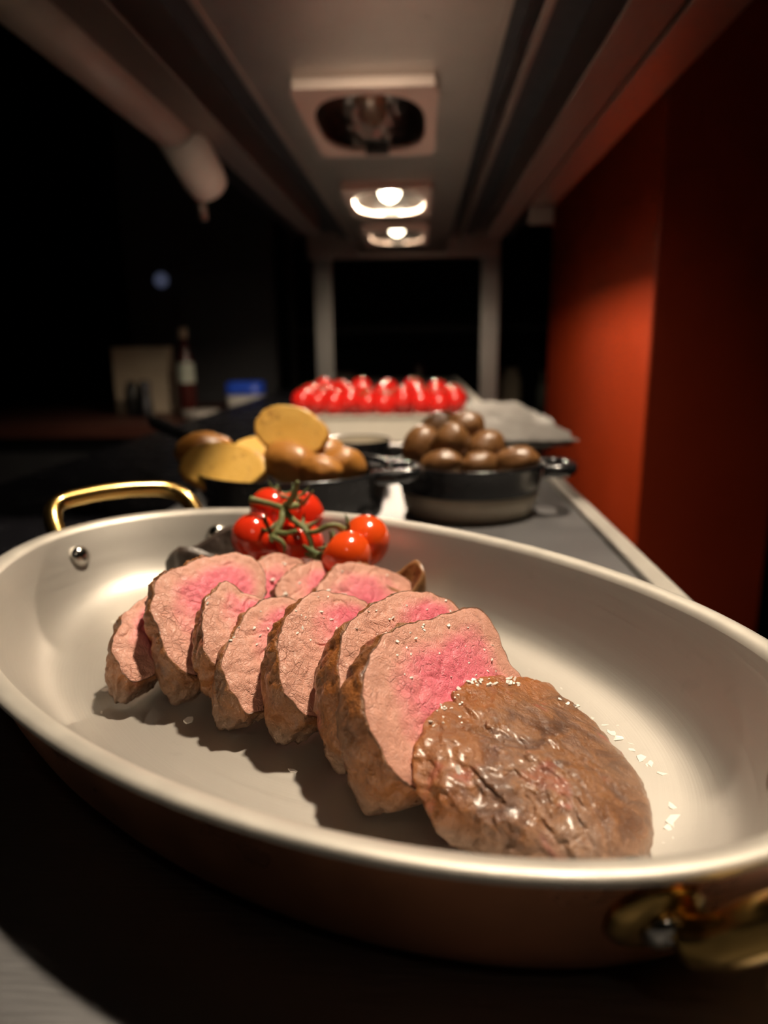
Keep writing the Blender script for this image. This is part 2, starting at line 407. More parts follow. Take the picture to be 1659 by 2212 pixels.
def sell(a, b, n=64, e=2.8):
    out = []
    for j in range(n):
        t = 2*PI*j/n; c, s = math.cos(t), math.sin(t)
        out.append((a*math.copysign(abs(c)**(2/e), c), b*math.copysign(abs(s)**(2/e), s)))
    return out
def heat_lamp(i, label):
    y = LY[i]; fz = GZ-.012
    t = thing('heat_lamp', (LX, y, fz), label, 'heat lamp', 'heat lamps set along the gantry underside')
    n = 64; inner = sell(.073, .128, n); outer = []
    for j in range(n):
        a = 2*PI*j/n; c, s = math.cos(a), math.sin(a); k = min(LW/2/max(abs(c), 1e-6), LL/2/max(abs(s), 1e-6)); outer.append((k*c, k*s))
    rin = lambda o, z, s=1.0: [(LX+p[0]*s, y+p[1]*s, z) for p in o]
    v, f = loft([rin(outer, GZ), rin(outer, fz), rin(inner, fz), rin(inner, fz+.006)], True, False, False)
    put('frame', v, f, MT['frame'], t, smooth=False)
    prof = [(1.0, .006), (.97, .018), (.9, .034), (.76, .050), (.55, .060), (.3, .065)]
    v, f = loft([rin(inner, fz+z, s) for s, z in prof], True, False, True)
    put('reflector', v, f, MT['reflector'], t)
    bz = fz+.032
    pts = [(LX, y-.075, bz), (LX, y-.05, bz), (LX, y+.03, bz), (LX, y+.055, bz), (LX, y+.066, bz)]
    v, f = tube(pts, [.013, .022, .023, .017, .006], 20, 3)
    b_ = put('bulb', v, f, MT['bulb_glow'] if LAMP_POWER[i] else MT['bulb_off'], t)
    if LAMP_POWER[i]:
        v, f = tube([(LX, y-.045, bz), (LX, y-.04, bz), (LX, y+.03, bz), (LX, y+.035, bz)], [.005, .009, .009, .005], 12, 1)
        WORLD[b_.name] = WORLD[t.name]; put('filament', v, f, bulb_on(LAMP_POWER[i]), b_)
    v, f = tube([(LX, y-.118, bz), (LX, y-.076, bz)], .016, 16, 1); put('socket', v, f, MT['wire'], t)
    box('end_notch', (LX-.018, LX+.018, y+.118, y+.14, fz-.002, fz+.004), MT['wire'], t)
heat_lamp(1, 'unlit heat lamp with clear bulb, reflected pink put into its metal frame colour')
heat_lamp(2, 'glowing heat lamp next beyond the unlit one')
heat_lamp(3, 'glowing heat lamp closest to the gantry posts')

def pendant(P, power, label, aim):
    q = (P-Vector(aim)).normalized().to_track_quat('Z', 'Y').to_matrix()
    tilt = lambda v: [P+q@(Vector(p)-P) for p in v]
    kl = thing('pendant_lamp', P, label, 'pendant lamp')
    v, f = lathe([(.030, .16), (.060, .14), (.095, .05), (.112, -.15), (.114, -.15), (.097, .052), (.062, .143), (.030, .165)], P, 40, cap0=False, cap1=False); put('shade', tilt(v), f, MT['dark_steel'], kl)
    v, f = lathe([(.004, .18), (.028, .175), (.030, .158), (.004, .155)], P, 24); put('cap', tilt(v), f, MT['dark_steel'], kl)
    tp = P+q@Vector((0, 0, .181)); v, f = tube([tp, (tp.x, tp.y, 1.899)], .004, 10, 1); put('cord', v, f, MT['wire'], kl)
    v, f = lathe([(.006, .10), (.016, .08), (.034, .04), (.041, .006), (.034, -.022), (.018, -.036), (.004, -.040)], P, 28); put('bulb', tilt(v), f, bulb_on(power), kl)
pendant(KEY, KEY_POWER, 'lit pendant lamp hanging high above the copper pan', (-.03, .27, 0))
pendant(REAR, REAR_POWER, 'dimmer pendant lamp hanging over the bare worktop end', (0, 0, 0))
SP = Vector((-.06, .515, .447)); SD = Vector((0, .785, -.62))  # added light outside the view, for the tomatoes; no known fixture here
sl = thing('added_fill_spot', SP, 'added fill spot, out of view at the gantry edge, brightening the tomato tin', 'lamp')
v, f = tube([SP-SD*.03, SP-SD*.025, SP+SD*.05], [.018, .027, .028], 24, 1); f = f[:-1]; put('fill_spot_shade', v, f, MT['dark_steel'], sl)
v, f = dome(SP+SD*.004, SD, .021, .004, 20); put('bulb', v, f, bulb_on(FILL_SPOT_POWER), sl)
v, f = tube([SP-SD*.026, SP-SD*.035, Vector((SP.x, G0+.03, GZ+.0835))], .005, 8, 1); put('stem', v, f, MT['wire'], sl)

# ------------------------------------------------------------------ oval copper pan
PC = Vector((-.0409, .2562, 0)); PA = math.radians(137.97-180); EA, EB = .18, .1128
LDIR = Vector((math.cos(PA), math.sin(PA), 0)); TDIR = Vector((-math.sin(PA), math.cos(PA), 0))
pan = thing('oval_pan', PC, 'large oval copper pan with steel lining, brass handles and sliced roast', 'pan')
pan.rotation_euler.z = 0
def oval(d, z, n=144, s=1.0):
    return [PC+LDIR*((EA+d)*s*math.cos(2*PI*j/n))+TDIR*((EB+d)*s*math.sin(2*PI*j/n))+Vector((0, 0, z)) for j in range(n)]
ZF = .005; RZ = .042
v, f = loft([oval(-.045, 0, s=k) for k in (.01, .5, 1)] + [oval(-.034, .0002), oval(-.026, .0008), oval(-.0205, .0024), oval(-.0165, .0055), oval(-.0132, .0105), oval(-.0098, .018), oval(-.0062, .028), oval(-.0030, .0385)], True, True, False)
put('copper_body', v, f, MT['copper'], pan)
lin = [oval(-.050, ZF, s=k) for k in (.01, .25, .5, .75, .9, 1)] + [oval(-.043, ZF+.0002), oval(-.037, ZF+.0007), oval(-.031, ZF+.0020), oval(-.0258, ZF+.0048), oval(-.0212, ZF+.0095), oval(-.0168, ZF+.0165), oval(-.0122, ZF+.0250), oval(-.0086, ZF+.0315), oval(-.0068, ZF+.0345)]
v, f = loft(lin, True, True, False)
lo = put('steel_lining', v, f, MT['lining'], pan)
# object coordinates of the lining follow the oval
R_ = Matrix.Rotation(-PA, 4, 'Z'); lo.data.transform(R_); lo.rotation_euler.z = PA
v, f = loft([oval(-.0068, RZ-.0025), oval(-.0058, RZ-.0010), oval(-.0035, RZ-.0002), oval(-.0012, RZ+.0002), oval(.0004, RZ-.0002), oval(.0008, RZ-.0012), oval(0, RZ-.0024), oval(-.0024, RZ-.0034)], True, False, False)
put('rim', v, f, MT['rim'], pan)
for sgn in (-1, 1):
    out = LDIR*sgn; e = PC+out*EA
    TO = .012 if sgn < 0 else -.006   # the handles sit a little off the long axis
    def hp(tn, o, z): tn = tn+TO; return e+TDIR*tn+out*(o-(tn/EB)**2*EA*.5)+Vector((0, 0, z))
    hh = [(-.0385, -.003, .025), (-.0385, .003, .029), (-.0385, .009, .036), (-.037, .017, .045), (-.030, .0225, .0505), (-.014, .020, .0525), (0, .019, .053)]
    path = [hp(*q) for q in hh]+[hp(-q[0], q[1], q[2]) for q in hh[-2::-1]]
    v, f = tube(path, .0049, 14, 5); hd = put('handle', v, f, MT['brass'], pan)
    for tn in (-.0385, .0385):
        a = 2*PI*0
        ph = math.asin((tn+TO)/(EB-.008)); q = lambda d, z: PC+out*((EA+d)*math.cos(ph))+TDIR*((EB+d)*math.sin(ph))+Vector((0, 0, z))
        nrm = (out*math.cos(ph)/EA+TDIR*math.sin(ph)/EB).normalized()
        v, f = dome(q(-.0130, ZF+.0240), -nrm+Vector((0, 0, .35)), .0060, .0048); put('rivet', v, f, MT['rivet'], pan)
        v, f = dome(q(-.0070, .0265), nrm+Vector((0, 0, -.35)), .0105, .003, 20); pl = put('bracket', v, f, MT['brass'], pan)
        v, f = dome(q(-.0040, .026), nrm+Vector((0, 0, -.35)), .005, .003, 14)
        put('rivet_head', v, f, MT['rivet'], pan)

# ------------------------------------------------------------------ meat
YAW, LEAN = math.radians(-30), math.radians(43)
def norm_of(yaw, lean): return Vector((math.cos(lean)*math.cos(yaw), math.cos(lean)*math.sin(yaw), math.sin(lean)))
SL = [
 # name, label, outline pixels, anchor height, thickness, centre of pink (0..1 in outline box), yaw, lean
 ('A', 'small end slice of rare roast meat farthest from the uncut piece', [(330,1284),(305,1295),(272,1320),(254,1356),(245,1381),(247,1418),(258,1443),(275,1462),(300,1470),(330,1460),(360,1430),(385,1380),(390,1330),(370,1290)], .009, .012, (.75,.35), -30, 48),
 ('B', 'broad rosy meat slice with the largest bare pink face, next to the tip slice', [(334,1255),(363,1233),(403,1215),(453,1201),(507,1192),(547,1202),(570,1230),(575,1280),(550,1340),(510,1400),(470,1445),(431,1460),(381,1438),(354,1410),(346,1370),(330,1330),(328,1290)], .011, .012, (.62,.32), -30, 45),
 ('C', 'small pointed meat slice with a ragged dark edge resting on the broad rosy slice', [(486,1255),(450,1295),(438,1324),(440,1360),(439,1396),(455,1425),(490,1440),(530,1430),(570,1390),(590,1340),(585,1300),(550,1285),(520,1275)], .018, .011, (.8,.3), -30, 44),
 ('D', 'narrow meat slice with an orange seared edge, fourth from the tip', [(583,1289),(547,1313),(522,1338),(500,1374),(489,1403),(480,1439),(489,1475),(507,1504),(540,1540),(580,1530),(620,1490),(650,1430),(665,1370),(660,1310),(630,1290)], .008, .013, (.9,.35), -30, 43),
 ('E', 'meat slice with a long crack and wide brown crust, fourth from the uncut piece', [(688,1276),(660,1287),(627,1320),(612,1345),(603,1381),(602,1430),(609,1483),(634,1514),(670,1551),(710,1550),(750,1510),(785,1440),(800,1370),(800,1310),(770,1288),(730,1280)], .012, .015, (.9,.25), -30, 43),
 ('F', 'meat slice with a dark red blister low on its crust, third from the uncut piece', [(869,1277),(820,1295),(787,1311),(753,1345),(737,1393),(730,1440),(735,1490),(750,1530),(790,1580),(840,1590),(890,1540),(940,1470),(985,1400),(1005,1340),(985,1304),(941,1282),(902,1275)], .014, .0175, (.8,.15), -30, 43),
 ('G', 'thick meat slice with deep pink centre leaning against the uncut end piece', [(1033,1311),(985,1318),(941,1330),(893,1345),(840,1364),(811,1393),(792,1441),(784,1489),(787,1538),(801,1581),(821,1615),(840,1650),(880,1695),(940,1710),(1010,1680),(1070,1620),(1115,1550),(1129,1465),(1100,1425),(1070,1350)], .009, .0175, (.66,.5), -30, 43),
 ('Cu', 'small meat slice behind the row with a bruised hollow, beside the broad rosy slice', [(504,1266),(522,1244),(547,1219),(572,1201),(598,1195),(634,1201),(662,1218),(670,1250),(655,1290),(620,1320),(570,1325),(530,1300)], .013, .011, (.5,.7), -30, 43),
 ('Du', 'middle slice of the three small ones between the row and the vine tomatoes', [(594,1280),(598,1262),(620,1237),(652,1219),(681,1211),(717,1219),(740,1245),(735,1290),(700,1325),(650,1335),(610,1310)], .013, .011, (.8,.6), -30, 43),
 ('Eu', 'widest of the three small meat slices between the row and the vine tomatoes', [(685,1273),(695,1255),(721,1222),(748,1214),(796,1219),(845,1231),(878,1248),(893,1272),(890,1300),(850,1330),(790,1340),(730,1330),(695,1300)], .012, .012, (.55,.75), -30, 43),
]
def resample(P, n):
    P = [Vector(p) for p in P]; m = len(P); Q = []
    for i in range(m):
        a, b, c, d = P[i-1], P[i], P[(i+1) % m], P[(i+2) % m]
        for s in range(8):
            t = s/8; Q.append(.5*((2*b)+(c-a)*t+(2*a-5*b+4*c-d)*t*t+(3*b-a-3*c+d)*t**3))
    L = [0]
    for i in range(len(Q)): L.append(L[-1]+(Q[(i+1) % len(Q)]-Q[i]).length)
    out = []; k = 0
    for i in range(n):
        s = L[-1]*i/n
        while L[k+1] < s: k += 1
        t = (s-L[k])/max(L[k+1]-L[k], 1e-9); out.append(Q[k].lerp(Q[(k+1) % len(Q)], t))
    return out
def nz(p, s, off=0): return noise.noise(Vector((p[0]*s+off, p[1]*s-off, p[2]*s+2*off)))
def fbm(p, s, off=0): return nz(p, s, off)+.5*nz(p, s*2.1, off+3)+.25*nz(p, s*4.3, off+7)
MEATPTS = []
PROF = [(-.043, .0002), (-.037, .0007), (-.031, .0020), (-.0258, .0048), (-.0212, .0095), (-.0168, .0165), (-.0122, .0250), (-.0086, .0315), (.0, .05)]
def pan_floor(p):
    """height of the pan lining under a point"""
    r = Vector((p[0]-PC.x, p[1]-PC.y, 0)); a, b = r.dot(LDIR), r.dot(TDIR)
    if (a/(EA-.043))**2+(b/(EB-.043))**2 <= 1: return ZF
    lo, hi = -.045, .01
    for _ in range(14):
        d = (lo+hi)/2
        if (a/(EA+d))**2+(b/(EB+d))**2 > 1: lo = d
        else: hi = d
    for (d0, z0), (d1, z1) in zip(PROF, PROF[1:]):
        if d <= d1: return ZF+z0+(z1-z0)*max(0, d-d0)/(d1-d0)
    return ZF+.05
def meat_slice(key, label, px, z0, th, pink, yaw, lean, N=150, R=34, SR=14):
    n = norm_of(math.radians(yaw), math.radians(lean))
    ip = max(range(len(px)), key=lambda i: px[i][1])
    A = at_z(px[ip][0], px[ip][1], ZF+z0+(.004 if len(key) == 1 else 0)); seed = len(MEATPTS)*.13+ord(key[0])
    pts = []
    for p in px:
        r = ray(*p); pts.append(CAM+r*((A-CAM).dot(n)/r.dot(n)))
    v_ = n.cross(Vector((0, 0, 1))).normalized(); u_ = v_.cross(n).normalized()
    out = resample(pts, N); c = sum(out, Vector())/N
    out = [p+(p-c).normalized()*.0011*fbm(p, 160, seed) for p in out]
    xs = [p[0] for p in px]; ys = [p[1] for p in px]
    pkx, pky = min(xs)+pink[0]*(max(xs)-min(xs)), min(ys)+pink[1]*(max(ys)-min(ys))
    r = ray(pkx, pky); PK = CAM+r*((A-CAM).dot(n)/r.dot(n))
    size = sum((p-c).length for p in out)/N
    V, bark, rare, sear, und = [], [], [], [], []
    def add(p, b, ra, s, u):
        p = p.copy()
        if p.z < ZF+.03:
            fl = pan_floor(p)+.0004
            if p.z < fl: p.z = fl
        V.append(p); bark.append(b); rare.append(ra); sear.append(s); und.append(u)
    # cut face: slightly domed and torn
    for j in range(1, R+1):
        k = j/R; kk = k**.85
        for i in range(N):
            e = out[i]; p = c.lerp(e, kk)
            edge = max(0, (kk-.86)/.14)
            h = .0008*(1-kk**2)-.0005*edge**3+.0006*fbm(p, 120, seed)*(1-edge*.5)+.0003*nz(p, 420, seed)
            g = 1-abs(nz(p+Vector((0, 0, 1))*0, 95, seed+5))*9
            if g > .3: h -= .0008*(g-.3)*min(1, (1-kk)*6)
            d = (p-PK).length/(size*1.5); ew = (e-p).length/(size*.75)
            ra = max(0, min(1, (1.12-d)))*min(1, .2+ew*1.4)
            add(p+n*h, max(0, (kk-.955)/.045)*.75, ra, 0, 0)
    # crust side
    for j in range(1, SR+1):
        s = j/SR
        for i in range(N):
            e = out[i]; o = (e-c).normalized()
            bul = math.sin(PI*min(1, s*.9+.1))
            p = e-n*(th*s)+o*(size*(.05*bul-.10*s*s)-.0002)
            low_ = max(0, min(1, (ZF+.030-e.z)/.012))
            p.z -= s**1.3*low_*max(0, e.z-th*n.z-ZF)
            dsp = .0013*fbm(p, 150, seed+2)+.0006*nz(p, 500, seed)
            r2 = 1-abs(nz(Vector((p.x*1.0, p.y*1.0, p.z)), 130, seed+9))*5
            if r2 > 0: dsp -= .0010*r2
            p = p+o*dsp
            lowz = max(0, min(1, (ZF+.013-p.z)/.009))
            add(p, 1, 0, max(0, min(1, .55+.9*nz(p, 55, seed+4)-.3*s))*(1-lowz), lowz)
    nb = 5
    for j in range(1, nb+1):
        k = 1-j/nb*.97
        for i in range(N):
            e = out[i]; add(c.lerp(e, k)-n*th, .2 if j > 1 else .7, .3, 0, 0)
    fc = []; rows = len(V)//N
    for a in range(rows-1):
        for i in range(N):
            k = (i+1) % N; fc.append((a*N+i, a*N+k, (a+1)*N+k, (a+1)*N+i))
    fc.append(tuple(range(N))); fc.append(tuple((rows-1)*N+i for i in range(N)))
    o = put('meat_slice', V, fc, MT['meat'], attrs=dict(bark=bark, rare=rare, sear=sear, under=und))
    tag(o, label, 'meat', 'slices of roast meat in the copper pan')
    MEATPTS.append((key, V[:N*R], n)); return o
for s in SL: meat_slice(*s)

def end_piece():
    px = [(1180,1468),(1130,1460),(1060,1460),(1010,1470),(960,1500),(910,1560),(884,1640),(880,1690),(897,1745),(930,1795),(975,1836),(1050,1850),(1130,1800),(1190,1720),(1222,1610),(1215,1520)]
    n = norm_of(YAW, math.radians(43)); A = at_z(975, 1836, ZF+.004)
    # cut face sits just in front of the thick slice's plane
    pts = []
    for p in px:
        r = ray(*p); pts.append(CAM+r*((A-CAM).dot(n)/r.dot(n)))
    N = 200; out = resample(pts, N); c = sum(out, Vector())/N
    tip = at_z(1392, 1800, ZF+.010)
    V, bark, rare, sear, und = [], [], [], [], []
    def add(p, b, se, u):
        if p.z < ZF+.03:
            fl = pan_floor(p)+.0004
            if p.z < fl: p.z = fl
        V.append(p); bark.append(b); rare.append(.6); sear.append(se); und.append(u)
    for j in range(1, 8):
        for i in range(N): add(c.lerp(out[i], j/8)-n*.002, .1 if j < 7 else .6, 0, 0)
    NS = 130
    ax = (tip-c); adir = ax.normalized()
    for j in range(NS+1):
        s = (j/NS); s = 1-(1-s)**1.6
        s = min(s, .9995)
        k = (1-.50*s)*(1-s**6)**.5
        cc = c+ax*s; cc.z -= 0
        for i in range(N):
            e = out[i]-c; p = cc+e*k
            if s < .05: p = p-e*.06*(1-s/.05)**2
            o = e.normalized()
            q = p-adir*(p.dot(adir)*.55)
            d = .0030*nz(p, 55, 21)+.0011*fbm(p, 170, 4)+.0006*nz(q, 520, 3)
            r1 = 1-abs(nz(q, 60, 31))*9
            if r1 > 0: d -= .0014*r1
            r2 = 1-abs(nz(q, 210, 12))*5
            if r2 > 0: d -= .0009*r2
            # bulge at the back and hollow across the shoulder
            d *= min(1, k*1.6)
            p = p+o*d
            low = max(0, min(1, (ZF+.016-p.z)/.010+.5*nz(p, 90, 2)))
            se = max(0, min(1, 1.25-s*3.6+.9*nz(p, 60, 8)))*(1-low)
            add(p, 1, se, low)
    rows = len(V)//N; fc = []
    for a in range(rows-1):
        for i in range(N):
            k = (i+1) % N; fc.append((a*N+i, a*N+k, (a+1)*N+k, (a+1)*N+i))
    fc.append(tuple(range(N))); fc.append(tuple((rows-1)*N+i for i in range(N)))
    o = put('roast_end_piece', V, fc, MT['meat'], attrs=dict(bark=bark, rare=rare, sear=sear, under=und))
    tag(o, 'uncut browned end piece of roast meat with glossy crust', 'meat')
    MEATPTS.append(('Z', V, n))
end_piece()

# ------------------------------------------------------------------ vine tomatoes in the pan
def tomato_geo(c, r, ax=(0, 0, 1), n=28, m=18, flat=.9, lobes=0):
    ax = Vector(ax).normalized(); u = ax.orthogonal().normalized(); w = ax.cross(u); R = []
    for i in range(m+1):
        a = -PI/2+PI*i/m; rr = max(math.cos(a), .02); zz = math.sin(a)*flat
        if a > PI/2*.6: zz -= .16*((a-PI/2*.6)/(PI/2*.4))**2
        R.append([Vector(c)+((u*math.cos(2*PI*j/n)+w*math.sin(2*PI*j/n))*rr*(1+lobes*math.cos(5*2*PI*j/n)*max(0, zz))+ax*zz)*r for j in range(n)])
    return loft(R)
def calyx_geo(c, ax, r, n=5, ph=0, curl=.5):
    ax = Vector(ax).normalized(); u = ax.orthogonal().normalized(); w = ax.cross(u); parts = []
    for k in range(n):
        a = 2*PI*k/n+ph; d = u*math.cos(a)+w*math.sin(a)
        parts.append(tube([Vector(c)-ax*r*.05, Vector(c)+d*r*.45+ax*r*.02, Vector(c)+d*r*.85+ax*r*curl*.5, Vector(c)+d*r*1.05+ax*r*curl], [r*.13, r*.14, r*.09, r*.02], 6, 3))
    parts.append(dome(Vector(c)-ax*r*.05, ax, r*.2, r*.15, 8, 4))
    return merge(*parts)
TOM = [ # px centre, distance along the pass, radius, axis, material
 ((552,1162), .362, .0136, (.75,-.35,.45), 'tomato'),
 ((644,1113), .383, .0146, (-.1,-.35,.9), 'tomato'),
 ((590,1100), .396, .0136, (.4,.2,.9), 'tomato'),
 ((787,1170), .352, .0142, (-.8,-.2,.45), 'tomato_orange'),
 ((748,1203), .333, .0133, (-.75,.1,.5), 'tomato_orange'),
 ((648,1172), .358, .0130, (.2,-.1,.95), 'tomato')]
t0 = at_y(650, 1175, .362)
truss = thing('vine_tomatoes', (t0.x, t0.y, ZF), 'cluster of roasted cherry tomatoes on a green vine in the copper pan', 'tomatoes')
for (p, y, r, ax, mt) in TOM:
    c = at_y(p[0], p[1], y); a = Vector(ax).normalized()
    v, f = tomato_geo(c, r, a, lobes=.04); tm = put('tomato', v, f, MT[mt], truss)
    v, f = calyx_geo(c+a*r*.78, a, r*.62, 5, random.random()*6, .45); WORLD[tm.name] = WORLD[truss.name]; put('calyx', v, f, MT['calyx'], tm)
def vn(l): return [at_y(x, y, d) for x, y, d in l]
S = 1
v, f = merge(tube(vn([(540,1079,.362),(565,1084,.362),(595,1092,.360),(612,1098,.358)]), [.0021, .0017, .0016, .0018], 8, 5),
             tube(vn([(643,1040,.352),(638,1062,.354),(626,1084,.357),(613,1098,.358),(608,1125,.352),(596,1150,.347),(586,1166,.345)]), [.0009, .0016, .0019, .0019, .0019, .0018, .0014], 8, 5),
             tube(vn([(612,1098,.358),(632,1122,.352),(655,1140,.347),(668,1160,.344),(674,1182,.342),(676,1192,.340)]), [.0017, .0015, .0016, .0015, .0013, .0012], 8, 5),
             tube(vn([(662,1150,.345),(684,1148,.344),(708,1137,.343),(728,1136,.344),(742,1146,.345)]), [.0013, .0014, .0015, .0016, .0022], 8, 5),
             tube(vn([(596,1150,.347),(620,1152,.345),(640,1147,.343)]), [.0014, .0013, .0009], 8, 4),
             tube(vn([(588,1160,.345),(606,1168,.343),(615,1180,.342),(614,1195,.342)]), [.0016, .0012, .0009, .0005], 8, 4),
             tube(vn([(613,1098,.358),(632,1094,.362),(640,1092,.366)]), [.0016, .0018, .0022], 8, 4),
             tube(vn([(654,1090,.368),(664,1076,.366),(676,1060,.364)]), [.0012, .0009, .0004], 8, 4))
put('vine', v, f, MT['stem'], truss)
v, f = merge(tube(vn([(656,1178,.342),(672,1190,.338),(694,1202,.335),(702,1206,.334)]), [.0006, .0014, .002, .0022], 8, 4),
             tube(vn([(660,1196,.340),(680,1203,.336),(698,1208,.334)]), [.0008, .0016, .002], 8, 4))
put('withered_stalk', v, f, MT['calyx'], truss)
# roasted mushrooms under the tomatoes
def cap(c, rx, ry, h, rot, tilt, mat, label, curl=.4):
    prof = [(.02, .0), (.55, .0), (.9, .14), (1.0, .55), (1.0, .85), (.93, 1.0), (.82, .92), (.6, .55), (.3, .45), (.02, .42)]
    R = []; n = 48; q = Matrix.Rotation(rot, 3, 'Z') @ Matrix.Rotation(tilt, 3, 'X')
    for r, z in prof:
        ring = []
        for j in range(n):
            a = 2*PI*j/n; wv = 1+.07*math.sin(3*a+1)+.05*math.sin(7*a)
            ring.append(Vector(c)+q@Vector((r*rx*math.cos(a)*wv, r*ry*math.sin(a)*wv, z*h*(1+.25*math.sin(2*a)))))
        R.append(ring)
    v, f = loft(R)
    v = [Vector((p[0], p[1], max(p[2], ZF+.0003)))+Vector((0, 0, .0008*nz(p, 200)))*(1 if p[2] > ZF+.002 else 0) for p in v]
    return tag(put('roasted_mushroom', v, f, mat), label, 'mushroom', None)
c = at_y(462, 1195, .357); cap((c.x, c.y, ZF), .025, .017, .027, .5, .1, MT['mushroom'], 'dark charred mushroom cap lying beside the vine tomatoes')
c = at_y(862, 1235, .330); cap((c.x, c.y, ZF), .0125, .0125, .021, -.4, .1, MT['mushroom_brown'], 'brown glazed mushroom piece half hidden by the orange tomatoes')

# ------------------------------------------------------------------ salt
def flake_mesh(k):
    rnd = random.Random(k); n = 7; ring0, ring1 = [], []
    for j in range(n):
        a = 2*PI*j/n+rnd.uniform(-.3, .3); r = rnd.uniform(.6, 1.15)*(1 if k % 3 else (1.3 if j % 3 == 0 else .8))
        z = rnd.uniform(.15, .5); ring0.append((r*math.cos(a), .75*r*math.sin(a), 0)); ring1.append((.92*r*math.cos(a), .69*r*math.sin(a), z))
    return loft([ring0, ring1])
FL = []
for k in range(8):
    v, f = flake_mesh(k); me = bpy.data.meshes.new('salt_flake'); me.from_pydata(v, [], f); me.materials.append(MT['salt'])
    bm = bmesh.new(); bm.from_mesh(me); bmesh.ops.recalc_face_normals(bm, faces=bm.faces); bm.to_mesh(me); bm.free(); FL.append(me)
def z7(x, y): return (200+x/2.765, 1150+y/2.765)
def z15(x, y): return (1080+x/2.865, 1380+y/2.865)
flk = [z15(*p)+(s,) for *p, s in [(140,160,1.6),(190,150,1.6),(195,190,2),(265,180,2),(285,213,2.4),(335,178,1.8),(330,245,1.6),(400,220,2.6),(430,255,.9),(480,318,2),(550,315,1.6),(560,388,2.3),(590,420,1.7),(630,435,1.8),(665,368,1.8),(470,418,2),(390,310,1.6),
 (575,492,.9),(662,507,1.6),(650,535,1.3),(735,500,1.2),(727,528,2.2),(805,557,1.6),(820,578,1.2),(862,604,1),(695,585,2.2),(735,620,2.2),(828,650,1.6),(820,690,1.6),(875,745,2.2),(938,770,2.2),(1015,712,2.8),(980,655,.9),(965,697,.9),(885,695,.9),(955,615,.8),(1085,792,1.7),(1005,828,2.5),(1105,870,1.4),(920,785,1.5),
 (1062,992,1),(1072,1048,2.6),(1115,1042,1.9),(1180,1030,1.1),(1205,997,1.5),(1285,957,2),(1295,1048,2.7),(1358,1008,2.3),(1305,1100,1.6),(1312,1135,2.3),(1168,1135,1.9),(1085,1125,3),(1050,1175,2.4),(1112,1247,2.2),(1150,1222,1.1),(1012,1282,1.5),(1040,1265,1),(990,563,.8),(1125,995,.7),(1080,750,.8)]]
flk += [z7(*p)+(s,) for *p, s in [(80,942,2.3),(30,1085,2.3),(62,1062,1.5),(575,1125,2.6),(12,1190,1.6),(120,535,1.1),(95,760,1.2),(1195,1425,1.4),(-60,970,1.5),(-55,640,1.0)]]
for k, (x, y, s) in enumerate(flk):
    p = at_z(x, y, ZF)
    o = bpy.data.objects.new('salt_flake', FL[k % 8]); COL.objects.link(o); sc = .00105*s
    o.location = (p.x, p.y, ZF); o.scale = (sc, sc, sc*.5); o.rotation_euler.z = random.uniform(0, 6.28)
    tag(o, 'white salt flake lying on the steel floor of the copper pan', 'salt flake', 'salt flakes scattered on the pan floor')
V, Fc = [], []
def crumb(p, n, s, k):
    global V, Fc
    v, f = flake_mesh(k); n = Vector(n).normalized(); q = n.to_track_quat('Z', 'Y').to_matrix() @ Matrix.Rotation(random.uniform(0, 6.28), 3, 'Z')
    o = len(V); V += [Vector(p)+q@(Vector(a)*s) for a in v]; Fc += [tuple(i+o for i in g) for g in f]
def nearest_on(px, keys):
    best = None; r = ray(*px).normalized()
    for key, vs, n in MEATPTS:
        if key not in keys: continue
        for p in vs:
            d = p-CAM; t = d.dot(r); e = (d-r*t).length
            if e < .0012 and (best is None or t < best[0]): best = (t, p, n)
    return best
CL = []
for k in range(46):
    CL.append((random.uniform(985, 1125)+0, 1468+random.gauss(0, 7), 'Z', random.uniform(.0005, .0012)))
for k in range(26): CL.append((random.uniform(925, 1000), random.uniform(1470, 1570), 'Z', random.uniform(.0003, .0007)))
for q in [(988,1655,'Z',.0016),(1245,1520,'Z',.001),(1230,1515,'Z',.0011),(1210,1505,'Z',.001)]: CL.append(q)
for k in range(26): CL.append((random.uniform(860, 1080), random.uniform(1340, 1470), 'G', random.uniform(.0004, .001)))
for k in range(14): CL.append((random.uniform(760, 980), random.uniform(1285, 1380), 'F', random.uniform(.0004, .0009)))
for k in range(14): CL.append((random.uniform(640, 780), random.uniform(1285, 1380), 'E', random.uniform(.0004, .0009)))
for k in range(10): CL.append((random.uniform(500, 600), random.uniform(1295, 1400), 'D', random.uniform(.0004, .0009)))
for q in [(515,1268,'Cu',.0014),(592,1250,'Cu',.0019),(618,1216,'Cu',.0014),(570,1245,'Cu',.001),(622,1282,'Du',.0018),(650,1255,'Du',.001),(700,1275,'Eu',.0014),(715,1275,'Eu',.001),(690,1275,'Eu',.001),(745,1280,'Eu',.0013),(745,1235,'Eu',.0008),(840,1240,'Eu',.001),(480,1388,'D',.0015),(452,1300,'C',.0008)]: CL.append(q)
for x, y, key, s in CL:
    b = nearest_on((x, y), (key,))
    if b: crumb(b[1]+Vector((0, 0, s*.1)), (random.gauss(0, .3), -.3+random.gauss(0, .3), 1), s, random.randrange(20))
so = put('salt_crumbs', V, Fc, MT['salt'], smooth=False); tag(so, 'fine white salt crumbs sprinkled over the sliced meat', 'salt', kind='stuff')

